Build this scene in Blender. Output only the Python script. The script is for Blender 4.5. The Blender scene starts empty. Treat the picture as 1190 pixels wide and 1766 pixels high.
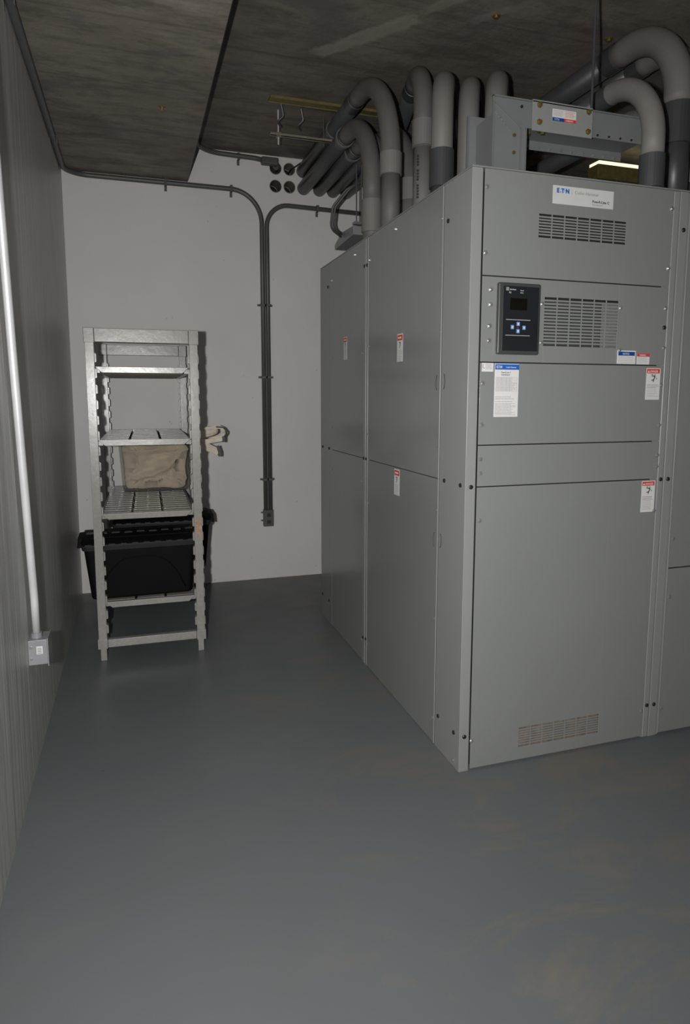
import bpy, bmesh, math, random
from mathutils import Vector, Matrix
random.seed(7)
SC = bpy.context.scene
COL = SC.collection

# ------------------------------------------------------------------ camera
CAM_H = 1.47535
YAW, PITCH, ROLL = 0.31383, 0.12633, 0.0018
FWD = Vector((math.sin(YAW)*math.cos(PITCH), math.cos(YAW)*math.cos(PITCH), -math.sin(PITCH)))
RGT = Vector((math.cos(YAW), -math.sin(YAW), 0))
UPV = RGT.cross(FWD)
R2 = math.cos(ROLL)*RGT + math.sin(ROLL)*UPV
U2 = -math.sin(ROLL)*RGT + math.cos(ROLL)*UPV
cam_data = bpy.data.cameras.new('camera')
cam = bpy.data.objects.new('camera', cam_data)
COL.objects.link(cam)
cam.matrix_world = Matrix(((R2.x, U2.x, -FWD.x, 0), (R2.y, U2.y, -FWD.y, 0), (R2.z, U2.z, -FWD.z, CAM_H), (0, 0, 0, 1)))
cam_data.sensor_fit = 'HORIZONTAL'
cam_data.sensor_width = 36.0
cam_data.lens = 1140.67/1190*36.0
cam_data.shift_x = -10/1190
cam_data.shift_y = -55/1190
cam_data.clip_start = 0.02
SC.camera = cam

# ------------------------------------------------------------------ world, flash, exposure
w = bpy.data.worlds.new('world'); SC.world = w; w.use_nodes = True
w.node_tree.nodes['Background'].inputs[0].default_value = (0.5, 0.48, 0.42, 1)
w.node_tree.nodes['Background'].inputs[1].default_value = 0.02
SC.view_settings.view_transform = 'Standard'
SC.view_settings.look = 'None'
SC.view_settings.gamma = 1.0
SC.view_settings.use_curve_mapping = False
SC.view_settings.exposure = 0.0

FLASH_POWER = 358.0
fl = bpy.data.lights.new('camera_flash', 'SPOT')
fl.energy = FLASH_POWER
fl.shadow_soft_size = 0.022
fl.spot_size = math.radians(165)
fl.spot_blend = 0.3
fl.use_nodes = True
nt = fl.node_tree
for n in list(nt.nodes): nt.nodes.remove(n)
out = nt.nodes.new('ShaderNodeOutputLight'); em = nt.nodes.new('ShaderNodeEmission')
tc = nt.nodes.new('ShaderNodeTexCoord'); sx = nt.nodes.new('ShaderNodeSeparateXYZ')
ab = nt.nodes.new('ShaderNodeMath'); ab.operation = 'ABSOLUTE'
rp = nt.nodes.new('ShaderNodeValToRGB')     # beam pattern of the flash head: cosine off axis -> strength
nt.links.new(tc.outputs['Normal'], sx.inputs[0]); nt.links.new(sx.outputs[2], ab.inputs[0])
nt.links.new(ab.outputs[0], rp.inputs[0]); nt.links.new(rp.outputs[0], em.inputs['Strength'])
nt.links.new(em.outputs[0], out.inputs[0])
em.inputs[0].default_value = (1.0, 0.985, 0.96, 1)
cr = rp.color_ramp
cr.elements[0].position = 0.0; cr.elements[0].color = (0.02,)*3+(1,)
cr.elements[1].position = 1.0; cr.elements[1].color = (1,)*3+(1,)
for p, v in ((0.5, 0.32), (0.64, 0.52), (0.77, 0.70), (0.84, 0.83), (0.91, 0.93), (0.97, 0.99)):
    e = cr.elements.new(p); e.color = (v, v, v, 1)
fo = bpy.data.objects.new('camera_flash', fl); COL.objects.link(fo)
fo.location = (-0.16, -0.01, 1.49)
fo.rotation_euler = Vector((-0.30, -0.95, 0.09)).to_track_quat('Z', 'Y').to_euler()

# ------------------------------------------------------------------ materials
def new_mat(name):
    m = bpy.data.materials.new(name); m.use_nodes = True
    nt = m.node_tree; b = nt.nodes['Principled BSDF']
    return m, nt, b
def texpos(nt, scale=(1, 1, 1)):
    g = nt.nodes.new('ShaderNodeNewGeometry'); mp = nt.nodes.new('ShaderNodeMapping')
    mp.inputs['Scale'].default_value = scale
    nt.links.new(g.outputs['Position'], mp.inputs[0])
    return mp.outputs[0]
def noise(nt, vec, scale, detail=4, rough=0.55, dist=0.0):
    n = nt.nodes.new('ShaderNodeTexNoise')
    n.inputs['Scale'].default_value = scale; n.inputs['Detail'].default_value = detail
    n.inputs['Roughness'].default_value = rough; n.inputs['Distortion'].default_value = dist
    nt.links.new(vec, n.inputs['Vector']); return n.outputs['Fac']
def ramp(nt, fac, stops):
    r = nt.nodes.new('ShaderNodeValToRGB'); nt.links.new(fac, r.inputs[0])
    els = r.color_ramp.elements
    while len(els) < len(stops): els.new(0.5)
    for e, (p, c) in zip(els, stops):
        e.position = p; e.color = (c if isinstance(c, tuple) else (c, c, c)) + (1,)
    return r.outputs[0]
def mixc(nt, fac, a, b, mode='MIX'):
    m = nt.nodes.new('ShaderNodeMix'); m.data_type = 'RGBA'; m.blend_type = mode
    for sock, v in ((m.inputs[0], fac), (m.inputs[6], a), (m.inputs[7], b)):
        if hasattr(v, 'links'): nt.links.new(v, sock)
        elif isinstance(v, tuple): sock.default_value = v + (1,)
        else: sock.default_value = v
    return m.outputs[2]
def bump(nt, b, h, strength, dist=0.01):
    bp = nt.nodes.new('ShaderNodeBump'); bp.inputs['Strength'].default_value = strength
    bp.inputs['Distance'].default_value = dist
    nt.links.new(h, bp.inputs['Height']); nt.links.new(bp.outputs[0], b.inputs['Normal'])
def plain(name, col, rough=0.5, metal=0.0, var=0.08, nscale=12.0, bmp=0.0, spec=0.5):
    m, nt, b = new_mat(name)
    v = texpos(nt); f = noise(nt, v, nscale, 5)
    lo = tuple(c*(1-var) for c in col); hi = tuple(min(1, c*(1+var)) for c in col)
    c = ramp(nt, f, ((0.3, lo), (0.7, hi)))
    nt.links.new(c, b.inputs['Base Color'])
    b.inputs['Roughness'].default_value = rough; b.inputs['Metallic'].default_value = metal
    b.inputs['Specular IOR Level'].default_value = spec
    if bmp: bump(nt, b, noise(nt, v, nscale*12, 3), bmp, 0.002)
    return m
def emis(name, col, s):
    m, nt, b = new_mat(name)
    b.inputs['Base Color'].default_value = col+(1,)
    b.inputs['Emission Color'].default_value = col+(1,); b.inputs['Emission Strength'].default_value = s
    return m

M = {}
M['cab'] = plain('grey_enamel', (0.195, 0.203, 0.200), 0.18, 0, 0.02, 3.0, 0.01)
M['cabedge'] = plain('grey_enamel_trim', (0.225, 0.232, 0.228), 0.30, 0, 0.02, 3.0)
M['dark'] = plain('dark_interior', (0.012, 0.012, 0.013), 0.7)
M['filter'] = plain('tan_filter', (0.15, 0.115, 0.085), 0.9, 0, 0.4, 30)
M['steel'] = plain('zinc_steel', (0.42, 0.42, 0.41), 0.3, 0.7, 0.15, 40)
M['blk'] = plain('black_plastic_cap', (0.012, 0.012, 0.012), 0.45)
M['bezel'] = plain('charcoal_plastic', (0.045, 0.048, 0.048), 0.35)
M['panelblk'] = plain('black_membrane', (0.012, 0.013, 0.016), 0.4)
M['screen'] = plain('unlit_display', (0.006, 0.005, 0.003), 0.2)
M['white'] = plain('white_label', (0.60, 0.60, 0.59), 0.5, 0, 0.02)
M['plate'] = plain('silver_nameplate', (0.52, 0.53, 0.52), 0.45, 0, 0.02)
M['red'] = plain('red_ink', (0.55, 0.05, 0.035), 0.5, 0, 0.05)
M['blue'] = plain('blue_ink', (0.01, 0.10, 0.42), 0.5, 0, 0.05)
M['navy'] = plain('navy_ink', (0.01, 0.05, 0.25), 0.5, 0, 0.05)
M['key'] = plain('light_blue_key', (0.10, 0.28, 0.60), 0.5, 0, 0.05)
M['ink'] = plain('dark_ink', (0.05, 0.05, 0.055), 0.6)
M['greyink'] = plain('grey_ink', (0.25, 0.25, 0.25), 0.6)
M['brass'] = plain('brass', (0.28, 0.20, 0.06), 0.35, 0.7, 0.25, 60)
M['bus'] = plain('busway_grey_paint', (0.150, 0.158, 0.160), 0.35, 0, 0.04, 6)
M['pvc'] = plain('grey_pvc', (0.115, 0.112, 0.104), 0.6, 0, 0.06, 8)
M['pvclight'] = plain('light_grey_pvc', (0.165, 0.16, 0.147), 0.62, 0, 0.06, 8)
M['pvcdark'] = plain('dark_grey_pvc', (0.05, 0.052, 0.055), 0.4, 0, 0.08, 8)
M['emt'] = plain('grey_painted_conduit', (0.075, 0.078, 0.076), 0.45, 0, 0.08, 8)
M['emtbright'] = plain('galvanised_conduit', (0.60, 0.61, 0.62), 0.38, 0.25, 0.10, 8)
M['boxgrey'] = plain('galvanised_box', (0.27, 0.275, 0.29), 0.4, 0.2, 0.08, 12)
M['strut'] = plain('galvanised_strut', (0.22, 0.20, 0.15), 0.45, 0.2, 0.15, 20)
M['olive'] = plain('olive_strut_paint', (0.13, 0.105, 0.035), 0.55, 0, 0.25, 30)
M['tape'] = plain('pipe_strap', (0.16, 0.16, 0.155), 0.5, 0.3, 0.25, 60)
M['tote'] = plain('black_polypropylene', (0.0045, 0.0045, 0.005), 0.6, 0, 0.1, 10, 0.03, 0.08)
M['toterim'] = plain('black_tote_rim', (0.020, 0.020, 0.023), 0.4, 0, 0.1, 10, 0, 0.25)
M['canvas'] = plain('natural_canvas', (0.70, 0.61, 0.51), 0.9, 0, 0.16, 9, 0.2)
M['buckle'] = plain('dark_strap_end', (0.06, 0.06, 0.055), 0.6)
M['wallcap'] = plain('hole_shade_black', (0.004, 0.004, 0.004), 0.9)  # near-black so the block behind the sleeves reads as deep shade

# rack plastic: speckled grey polypropylene with one rusty scuff on a post
def rackmat():
    m, nt, b = new_mat('speckled_grey_plastic')
    v = texpos(nt)
    base = ramp(nt, noise(nt, v, 60, 4), ((0.3, (0.235, 0.232, 0.215)), (0.7, (0.285, 0.282, 0.262))))
    base = mixc(nt, ramp(nt, noise(nt, v, 6, 4), ((0.45, 0.0), (0.75, 0.5))), base, (0.22, 0.20, 0.17))
    nt.links.new(base, b.inputs['Base Color'])
    b.inputs['Roughness'].default_value = 0.26
    bump(nt, b, noise(nt, v, 22, 3), 0.16, 0.004)
    return m
M['rack'] = rackmat()
M['rust'] = plain('rusty_scuff', (0.36, 0.20, 0.12), 0.6, 0, 0.3, 60)
M['shelfgap'] = plain('brown_traverse', (0.07, 0.055, 0.04), 0.7)

def clearbin():
    m, nt, b = new_mat('clear_polycarbonate')
    for n in list(nt.nodes):
        if n.type != 'OUTPUT_MATERIAL': nt.nodes.remove(n)
    o = [n for n in nt.nodes if n.type == 'OUTPUT_MATERIAL'][0]
    t = nt.nodes.new('ShaderNodeBsdfTransparent'); p = nt.nodes.new('ShaderNodeBsdfPrincipled')
    p.inputs['Base Color'].default_value = (0.30, 0.30, 0.28, 1); p.inputs['Roughness'].default_value = 0.22; p.inputs['Specular IOR Level'].default_value = 0.04
    t.inputs[0].default_value = (0.93, 0.92, 0.90, 1)
    mx = nt.nodes.new('ShaderNodeMixShader'); mx.inputs[0].default_value = 0.12
    nt.links.new(t.outputs[0], mx.inputs[1]); nt.links.new(p.outputs[0], mx.inputs[2]); nt.links.new(mx.outputs[0], o.inputs[0])
    return m
M['clear'] = clearbin()

def wallmat(name, base, streak, rough, bstr, spots=True):
    m, nt, b = new_mat(name)
    v = texpos(nt)
    c = ramp(nt, noise(nt, v, 1.3, 5), ((0.3, tuple(x*0.95 for x in base)), (0.7, tuple(min(1, x*1.04) for x in base))))
    if spots:
        vo = nt.nodes.new('ShaderNodeTexVoronoi'); vo.inputs['Scale'].default_value = 11
        nt.links.new(v, vo.inputs['Vector'])
        big = noise(nt, v, 2.2, 3)
        mm = nt.nodes.new('ShaderNodeMath'); mm.operation = 'MULTIPLY'
        nt.links.new(ramp(nt, vo.outputs['Distance'], ((0.035, 1.0), (0.07, 0.0))), mm.inputs[0])
        nt.links.new(ramp(nt, big, ((0.46, 0.0), (0.56, 0.75))), mm.inputs[1])
        c = mixc(nt, mm.outputs[0], c, tuple(x*0.5 for x in base))
    if streak:
        sv = texpos(nt, (1, 7.0, 0.35))
        s = noise(nt, sv, 2.4, 6, 0.6)
        c = mixc(nt, ramp(nt, s, ((0.35, 0.0), (0.75, streak))), c, tuple(min(1, x*1.5) for x in base))
        s2 = noise(nt, texpos(nt, (1, 3.0, 1.2)), 1.6, 6, 0.62, 0.4)
        c = mixc(nt, ramp(nt, s2, ((0.5, 0.0), (0.72, streak*0.9))), c, tuple(x*0.55 for x in base))
        sp = noise(nt, texpos(nt, (1, 1, 0.5)), 26, 3)
        gz = nt.nodes.new('ShaderNodeNewGeometry'); sz = nt.nodes.new('ShaderNodeSeparateXYZ')
        nt.links.new(gz.outputs['Position'], sz.inputs[0])
        lowm = ramp(nt, sz.outputs[2], ((0.0, 1.0), (0.9, 0.0)))
        mm = nt.nodes.new('ShaderNodeMath'); mm.operation = 'MULTIPLY'
        nt.links.new(lowm, mm.inputs[0]); nt.links.new(ramp(nt, sp, ((0.66, 0.0), (0.74, 0.8))), mm.inputs[1])
        c = mixc(nt, mm.outputs[0], c, (0.42, 0.42, 0.40))
        bump(nt, b, s, bstr, 0.02)
    else:
        bump(nt, b, noise(nt, v, 8, 6), bstr, 0.01)
    nt.links.new(c, b.inputs['Base Color']); b.inputs['Roughness'].default_value = rough
    return m
M['wallb'] = wallmat('white_painted_concrete', (0.62, 0.615, 0.60), 0, 0.62, 0.12)
M['walll'] = wallmat('grey_painted_concrete', (0.53, 0.53, 0.51), 0.30, 0.40, 0.25, False)

def floormat():
    m, nt, b = new_mat('grey_painted_floor')
    v = texpos(nt)
    c = ramp(nt, noise(nt, v, 1.1, 6), ((0.3, (0.112, 0.121, 0.128)), (0.7, (0.128, 0.136, 0.143))))
    f = noise(nt, texpos(nt, (1, 2.0, 1)), 1.9, 7, 0.7, 0.6)
    gp = nt.nodes.new('ShaderNodeNewGeometry'); sp = nt.nodes.new('ShaderNodeSeparateXYZ'); nt.links.new(gp.outputs['Position'], sp.inputs[0])
    mm = nt.nodes.new('ShaderNodeMath'); mm.operation = 'MULTIPLY'
    nt.links.new(ramp(nt, f, ((0.50, 0.0), (0.64, 0.85))), mm.inputs[0])
    nt.links.new(ramp(nt, sp.outputs[0], ((0.35, 0.15), (0.9, 1.0))), mm.inputs[1])
    c = mixc(nt, mm.outputs[0], c, (0.158, 0.145, 0.120))
    d = noise(nt, v, 34, 3)
    c = mixc(nt, ramp(nt, d, ((0.80, 0.0), (0.83, 0.6))), c, (0.24, 0.23, 0.21))
    c = mixc(nt, ramp(nt, noise(nt, v, 21, 2), ((0.19, 0.6), (0.22, 0.0))), c, (0.03, 0.03, 0.03))
    nt.links.new(c, b.inputs['Base Color'])
    nt.links.new(ramp(nt, noise(nt, v, 5, 4), ((0.3, 0.36), (0.7, 0.46))), b.inputs['Roughness'])
    b.inputs['Specular IOR Level'].default_value = 0.25
    bump(nt, b, noise(nt, v, 9, 5), 0.10, 0.01)
    return m
M['floor'] = floormat()

def concmat(name, gain):
    m, nt, b = new_mat(name)
    v = texpos(nt)
    c = ramp(nt, noise(nt, v, 1.6, 8, 0.65), ((0.25, (0.11, 0.096, 0.078)), (0.55, (0.155, 0.136, 0.113)), (0.8, (0.20, 0.18, 0.153))))
    st = noise(nt, texpos(nt, (0.9, 2.4, 1)), 3.0, 9, 0.72, 0.25)
    c = mixc(nt, ramp(nt, st, ((0.47, 0.0), (0.62, 0.8))), c, (0.078, 0.068, 0.057))
    ln_ = noise(nt, texpos(nt, (0.5, 9.0, 1)), 3.2, 6, 0.65)
    c = mixc(nt, ramp(nt, ln_, ((0.55, 0.0), (0.70, 0.55))), c, (0.07, 0.062, 0.052))
    fn = noise(nt, v, 30, 6, 0.8)
    c = mixc(nt, ramp(nt, fn, ((0.30, 0.35), (0.45, 0.0))), c, (0.05, 0.045, 0.04))
    bl = noise(nt, texpos(nt, (1, 1.4, 1)), 2.7, 6, 0.6, 0.5)
    c = mixc(nt, ramp(nt, bl, ((0.56, 0.0), (0.66, 0.7))), c, (0.085, 0.090, 0.090))
    br = noise(nt, texpos(nt, (1.0, 1.0, 1)), 0.9, 7, 0.7, 0.3)
    c = mixc(nt, ramp(nt, br, ((0.62, 0.0), (0.68, 0.6))), c, (0.20, 0.18, 0.15))
    # board joints across the slab
    g = nt.nodes.new('ShaderNodeNewGeometry'); s = nt.nodes.new('ShaderNodeSeparateXYZ'); nt.links.new(g.outputs['Position'], s.inputs[0])
    wv = nt.nodes.new('ShaderNodeMath'); wv.operation = 'PINGPONG'; wv.inputs[1].default_value = 0.31
    nt.links.new(s.outputs[1], wv.inputs[0])
    c = mixc(nt, ramp(nt, wv.outputs[0], ((0.0, 0.45), (0.012, 0.0))), c, (0.06, 0.052, 0.042))
    # trowelled skim-coat streaks: (start x, start y, angle, length, half width)
    for (px, py, ang, ln, hw, amt) in (((0.985, 3.65, -52, 0.62, 0.050, 0.75), (1.36, 3.12, -52, 0.75, 0.035, 0.5), (1.62, 3.12, -50, 0.35, 0.03, 0.4)) if gain == 1.0 else ((0.02, 2.9, 10, 0.3, 0.03, 0.35),)):
        mp = nt.nodes.new('ShaderNodeMapping'); mp.vector_type = 'TEXTURE'
        mp.inputs['Location'].default_value = (px, py, 0); mp.inputs['Rotation'].default_value = (0, 0, math.radians(ang))
        nt.links.new(g.outputs['Position'], mp.inputs[0])
        q = nt.nodes.new('ShaderNodeSeparateXYZ'); nt.links.new(mp.outputs[0], q.inputs[0])
        def mth(op, a, b2):
            n = nt.nodes.new('ShaderNodeMath'); n.operation = op
            for sk, vv in ((n.inputs[0], a), (n.inputs[1], b2)):
                if hasattr(vv, 'links'): nt.links.new(vv, sk)
                else: sk.default_value = vv
            return n.outputs[0]
        nz = mth('MULTIPLY', mth('SUBTRACT', noise(nt, v, 9, 5, 0.7), 0.5), hw*2.2)
        av = mth('ABSOLUTE', mth('ADD', q.outputs[1], nz), 0.0)
        m1 = ramp(nt, mth('DIVIDE', av, hw*1.4), ((0.55, 1.0), (0.85, 0.0)))
        au = mth('ABSOLUTE', mth('SUBTRACT', mth('ADD', q.outputs[0], nz), ln/2), 0.0)
        m2 = ramp(nt, mth('DIVIDE', au, ln), ((0.44, 1.0), (0.52, 0.0)))
        c = mixc(nt, mth('MULTIPLY', mth('MULTIPLY', m1, m2), amt), c, (0.235, 0.215, 0.185))
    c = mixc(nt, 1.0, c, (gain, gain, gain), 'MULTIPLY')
    nt.links.new(c, b.inputs['Base Color']); b.inputs['Roughness'].default_value = 0.85
    bump(nt, b, noise(nt, v, 14, 8), 0.35, 0.015)
    return m
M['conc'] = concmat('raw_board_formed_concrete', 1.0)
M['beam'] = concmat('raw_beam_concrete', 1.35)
M['plaster'] = plain('pale_concrete_patch', (0.21, 0.195, 0.165), 0.85, 0, 0.3, 14)

# ------------------------------------------------------------------ mesh helpers
def link(name, bm, mat, parent=None, smooth=False, bevel=0.0, solid=0.0):
    me = bpy.data.meshes.new(name); bm.normal_update(); bm.to_mesh(me); bm.free()
    if smooth:
        for p in me.polygons: p.use_smooth = True
    me.materials.append(mat)
    o = bpy.data.objects.new(name, me); COL.objects.link(o)
    if bevel:
        md = o.modifiers.new('bevel', 'BEVEL'); md.width = bevel; md.segments = 2; md.limit_method = 'ANGLE'; md.angle_limit = math.radians(40)
        if not smooth:
            for p in me.polygons: p.use_smooth = True
            md.harden_normals = True
    if parent is not None:
        o.parent = parent
        o.matrix_parent_inverse = parent.matrix_world.inverted() if parent.type != 'EMPTY' else Matrix.Translation(-abs_loc(parent))
    return o
def abs_loc(p):
    return Vector(p.get('_w', (0, 0, 0))) if '_w' in p else Vector(p.location)
def box(bm, x0, x1, y0, y1, z0, z1):
    vs = [bm.verts.new((x, y, z)) for z in (z0, z1) for y in (y0, y1) for x in (x0, x1)]
    for f in ((0, 2, 3, 1), (4, 5, 7, 6), (0, 1, 5, 4), (2, 6, 7, 3), (0, 4, 6, 2), (1, 3, 7, 5)):
        bm.faces.new([vs[i] for i in f])
def B(*boxes):
    bm = bmesh.new()
    for b in boxes: box(bm, *b)
    return bm
def prism(bm, pts, axis, a, b):
    """extrude a 2-D outline between a and b along an axis; pts are the other two coordinates in xyz order"""
    def P(p, t):
        if axis == 'x': return (t, p[0], p[1])
        if axis == 'y': return (p[0], t, p[1])
        return (p[0], p[1], t)
    A = [bm.verts.new(P(p, a)) for p in pts]; Bv = [bm.verts.new(P(p, b)) for p in pts]
    n = len(pts)
    f1 = bm.faces.new(A); f2 = bm.faces.new(Bv[::-1])
    for i in range(n): bm.faces.new((A[i], Bv[i], Bv[(i+1) % n], A[(i+1) % n]))
    bmesh.ops.recalc_face_normals(bm, faces=bm.faces[:])
def fillet(pts, r, n=10):
    pts = [Vector(p) for p in pts]; out = [pts[0]]
    for i in range(1, len(pts)-1):
        a, p, b = pts[i-1], pts[i], pts[i+1]
        rr = r[i-1] if isinstance(r, (list, tuple)) else r
        d1 = (a-p).normalized(); d2 = (b-p).normalized()
        ang = d1.angle(d2)
        if ang > 3.1 or rr <= 0: out.append(p); continue
        t = min(rr/math.tan(ang/2), (a-p).length*0.98, (b-p).length*0.98); rr = t*math.tan(ang/2)
        c = p + (d1+d2).normalized()*(rr/math.sin(ang/2))
        v1 = p+d1*t-c; v2 = p+d2*t-c
        tot = v1.angle(v2); ax = v1.cross(v2).normalized()
        for k in range(n+1): out.append(c + Matrix.Rotation(tot*k/n, 3, ax) @ v1)
    out.append(pts[-1]); return out
def tube(bm, pts, r, seg=20, cap=True):
    pts = [Vector(p) for p in pts]
    t = (pts[1]-pts[0]).normalized(); nrm = t.orthogonal().normalized(); rings = []
    for i, p in enumerate(pts):
        if i == 0: tt = t
        elif i == len(pts)-1: tt = (pts[i]-pts[i-1]).normalized()
        else: tt = ((pts[i]-pts[i-1]).normalized()+(pts[i+1]-pts[i]).normalized()).normalized()
        nrm = (nrm - tt*nrm.dot(tt)).normalized(); bn = tt.cross(nrm)
        rr = r[i] if isinstance(r, (list, tuple)) else r
        rings.append([bm.verts.new(p+(nrm*math.cos(2*math.pi*k/seg)+bn*math.sin(2*math.pi*k/seg))*rr) for k in range(seg)])
    for a, b in zip(rings, rings[1:]):
        for k in range(seg): bm.faces.new((a[k], a[(k+1) % seg], b[(k+1) % seg], b[k]))
    if cap: bm.faces.new(rings[0][::-1]); bm.faces.new(rings[-1])
    bmesh.ops.recalc_face_normals(bm, faces=bm.faces[:])
def T(pts, r, seg=20, cap=True):
    bm = bmesh.new(); tube(bm, pts, r, seg, cap); return bm
def ring_tube(bm, p, axis, ro, ri, ln, seg=28):
    """hollow sleeve from p along axis"""
    p = Vector(p); ax = Vector(axis).normalized(); n = ax.orthogonal().normalized(); b = ax.cross(n)
    L = []
    for (rr, t) in ((ro, 0), (ro, ln), (ri, ln), (ri, 0)):
        L.append([bm.verts.new(p+ax*t+(n*math.cos(2*math.pi*k/seg)+b*math.sin(2*math.pi*k/seg))*rr) for k in range(seg)])
    for i in range(4):
        a, c = L[i], L[(i+1) % 4]
        for k in range(seg): bm.faces.new((a[k], a[(k+1) % seg], c[(k+1) % seg], c[k]))
    bmesh.ops.recalc_face_normals(bm, faces=bm.faces[:])
def rrect(cx, cy, w, d, r, n=5):
    pts = []
    for (sx, sy, a0) in ((1, 1, 0), (-1, 1, 90), (-1, -1, 180), (1, -1, 270)):
        for k in range(n+1):
            a = math.radians(a0+90*k/n)
            pts.append((cx+sx*(w/2-r)+r*math.cos(a), cy+sy*(d/2-r)+r*math.sin(a)))
    return pts
def loft(bm, secs, cap0=True, cap1=True):
    """secs: list of (points2d, z)"""
    R = [[bm.verts.new((x, y, z)) for x, y in pts] for pts, z in secs]
    n = len(R[0])
    for a, b in zip(R, R[1:]):
        for k in range(n): bm.faces.new((a[k], a[(k+1) % n], b[(k+1) % n], b[k]))
    if cap0: bm.faces.new(R[0][::-1])
    if cap1: bm.faces.new(R[-1])
def text(name, s, size, loc, axes, mat, parent, depth=0.0004, align='LEFT', bold=0.0, squeeze=1.0):
    """real lettering: axes = (right, up) directions of the written line; loc = its lower left"""
    cu = bpy.data.curves.new('lettering', 'FONT'); cu.body = s; cu.size = size; cu.extrude = depth
    cu.align_x = align; cu.offset = bold; cu.resolution_u = 2
    tmp = bpy.data.objects.new('lettering', cu); COL.objects.link(tmp)
    dg = bpy.context.evaluated_depsgraph_get()
    me = bpy.data.meshes.new_from_object(tmp.evaluated_get(dg))
    bpy.data.objects.remove(tmp); bpy.data.curves.remove(cu)
    r, u = Vector(axes[0]), Vector(axes[1]); nrm = r.cross(u)
    L = Vector(loc)
    for v in me.vertices: v.co = L + r*v.co.x*squeeze + u*v.co.y + nrm*v.co.z
    me.name = name; me.materials.clear(); me.materials.append(mat)
    o = bpy.data.objects.new(name, me); COL.objects.link(o); place(o, parent); return o
def place(o, parent):
    if parent is not None:
        o.parent = parent; o.matrix_parent_inverse = Matrix.Translation(-wloc(parent))
def wloc(p):
    v = Vector(p.location); q = p.parent
    # meshes are built in world coordinates, empties sit at the thing's base
    return v if p.type == 'EMPTY' else Vector((0, 0, 0))
def link2(name, bm, mat, parent=None, **k):
    o = link(name, bm, mat, None, **k); place(o, parent); return o
def thing(name, label, cat, loc, group=None):
    o = bpy.data.objects.new(name, None); COL.objects.link(o); o.location = loc
    o.empty_display_size = 0.1
    return tag(o, label, cat, group)
def tag(o, label, cat, group=None, kind=None):
    o['label'] = label; o['category'] = cat
    if group: o['group'] = group
    if kind: o['kind'] = kind
    return o
def struct(name, bm, mat, label, cat, **k):
    o = link2(name, bm, mat, **k); tag(o, label, cat, kind='structure'); return o
def sub(name, bm, mat, parentmesh, **k):
    """sub-part of a mesh part (world-space mesh); the part itself has an identity world matrix"""
    o = link(name, bm, mat, None, **k); o.parent = parentmesh; return o

# ------------------------------------------------------------------ room
XL, XB, YB, ZC, ZB = -0.426, 0.431, 5.208, 3.279, 3.030
XR, YF = 5.6, -2.2
struct('floor', B((XL-0.2, XR+0.2, YF-0.2, YB+0.3, -0.15, 0)), M['floor'], 'dark grey painted concrete floor of the electrical room', 'floor')
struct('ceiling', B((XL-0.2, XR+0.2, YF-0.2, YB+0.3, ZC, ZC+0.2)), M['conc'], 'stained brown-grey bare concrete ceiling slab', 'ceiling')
struct('wall_left', B((XL-0.2, XL, YF-0.2, YB+0.3, 0, ZC)), M['walll'], 'glossy grey painted concrete wall on the left', 'wall')
struct('wall_right', B((XR, XR+0.2, YF-0.2, YB+0.3, 0, ZC)), M['walll'], 'grey painted concrete wall on the right', 'wall')
struct('wall_front', B((XL, XR, YF-0.2, YF, 0, ZC)), M['walll'], 'grey painted concrete wall behind the viewer', 'wall')
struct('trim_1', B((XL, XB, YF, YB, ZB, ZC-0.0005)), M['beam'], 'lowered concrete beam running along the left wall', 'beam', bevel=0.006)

HOLES = [(1.083, 3.193), (1.190, 3.195), (1.082, 3.062), (1.190, 3.065)]
wb = link2('wall_back', B((XL, XR, YB, YB+0.16, 0, ZC)), M['wallb'])
cut = bmesh.new()
for (hx, hz) in HOLES: tube(cut, [(hx, YB-0.1, hz), (hx, YB+0.3, hz)], 0.0445, 32)
co = link2('cutter', cut, M['wallb'])
md = wb.modifiers.new('cut', 'BOOLEAN'); md.operation = 'DIFFERENCE'; md.object = co; md.solver = 'EXACT'
me = bpy.data.meshes.new_from_object(wb.evaluated_get(bpy.context.evaluated_depsgraph_get()))
wb.modifiers.clear(); wb.data = me; me.name = 'wall_back'
bpy.data.objects.remove(co)
tag(wb, 'white painted concrete back wall with round conduit holes', 'wall', kind='structure')
struct('trim_2', B((0.9, 1.4, YB+0.162, YB+0.3, 2.95, 3.278)), M['wallcap'], 'black block closing the round holes in the back wall, coloured as their shade', 'backing')
for i, ((hx, hz), wh) in enumerate(zip(HOLES, ('upper left', 'upper right', 'lower left', 'lower right'))):
    bm = bmesh.new(); ring_tube(bm, (hx, YB-0.004, hz), (0, 1, 0), 0.0465, 0.0415, 0.14)
    tag(link2('pipe_sleeve', bm, M['pvc'] if i % 2 == 0 else M['strut'], smooth=False),
        'empty round conduit sleeve in the back wall, %s of the four' % wh, 'sleeve', 'empty sleeves high on the back wall')

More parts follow.
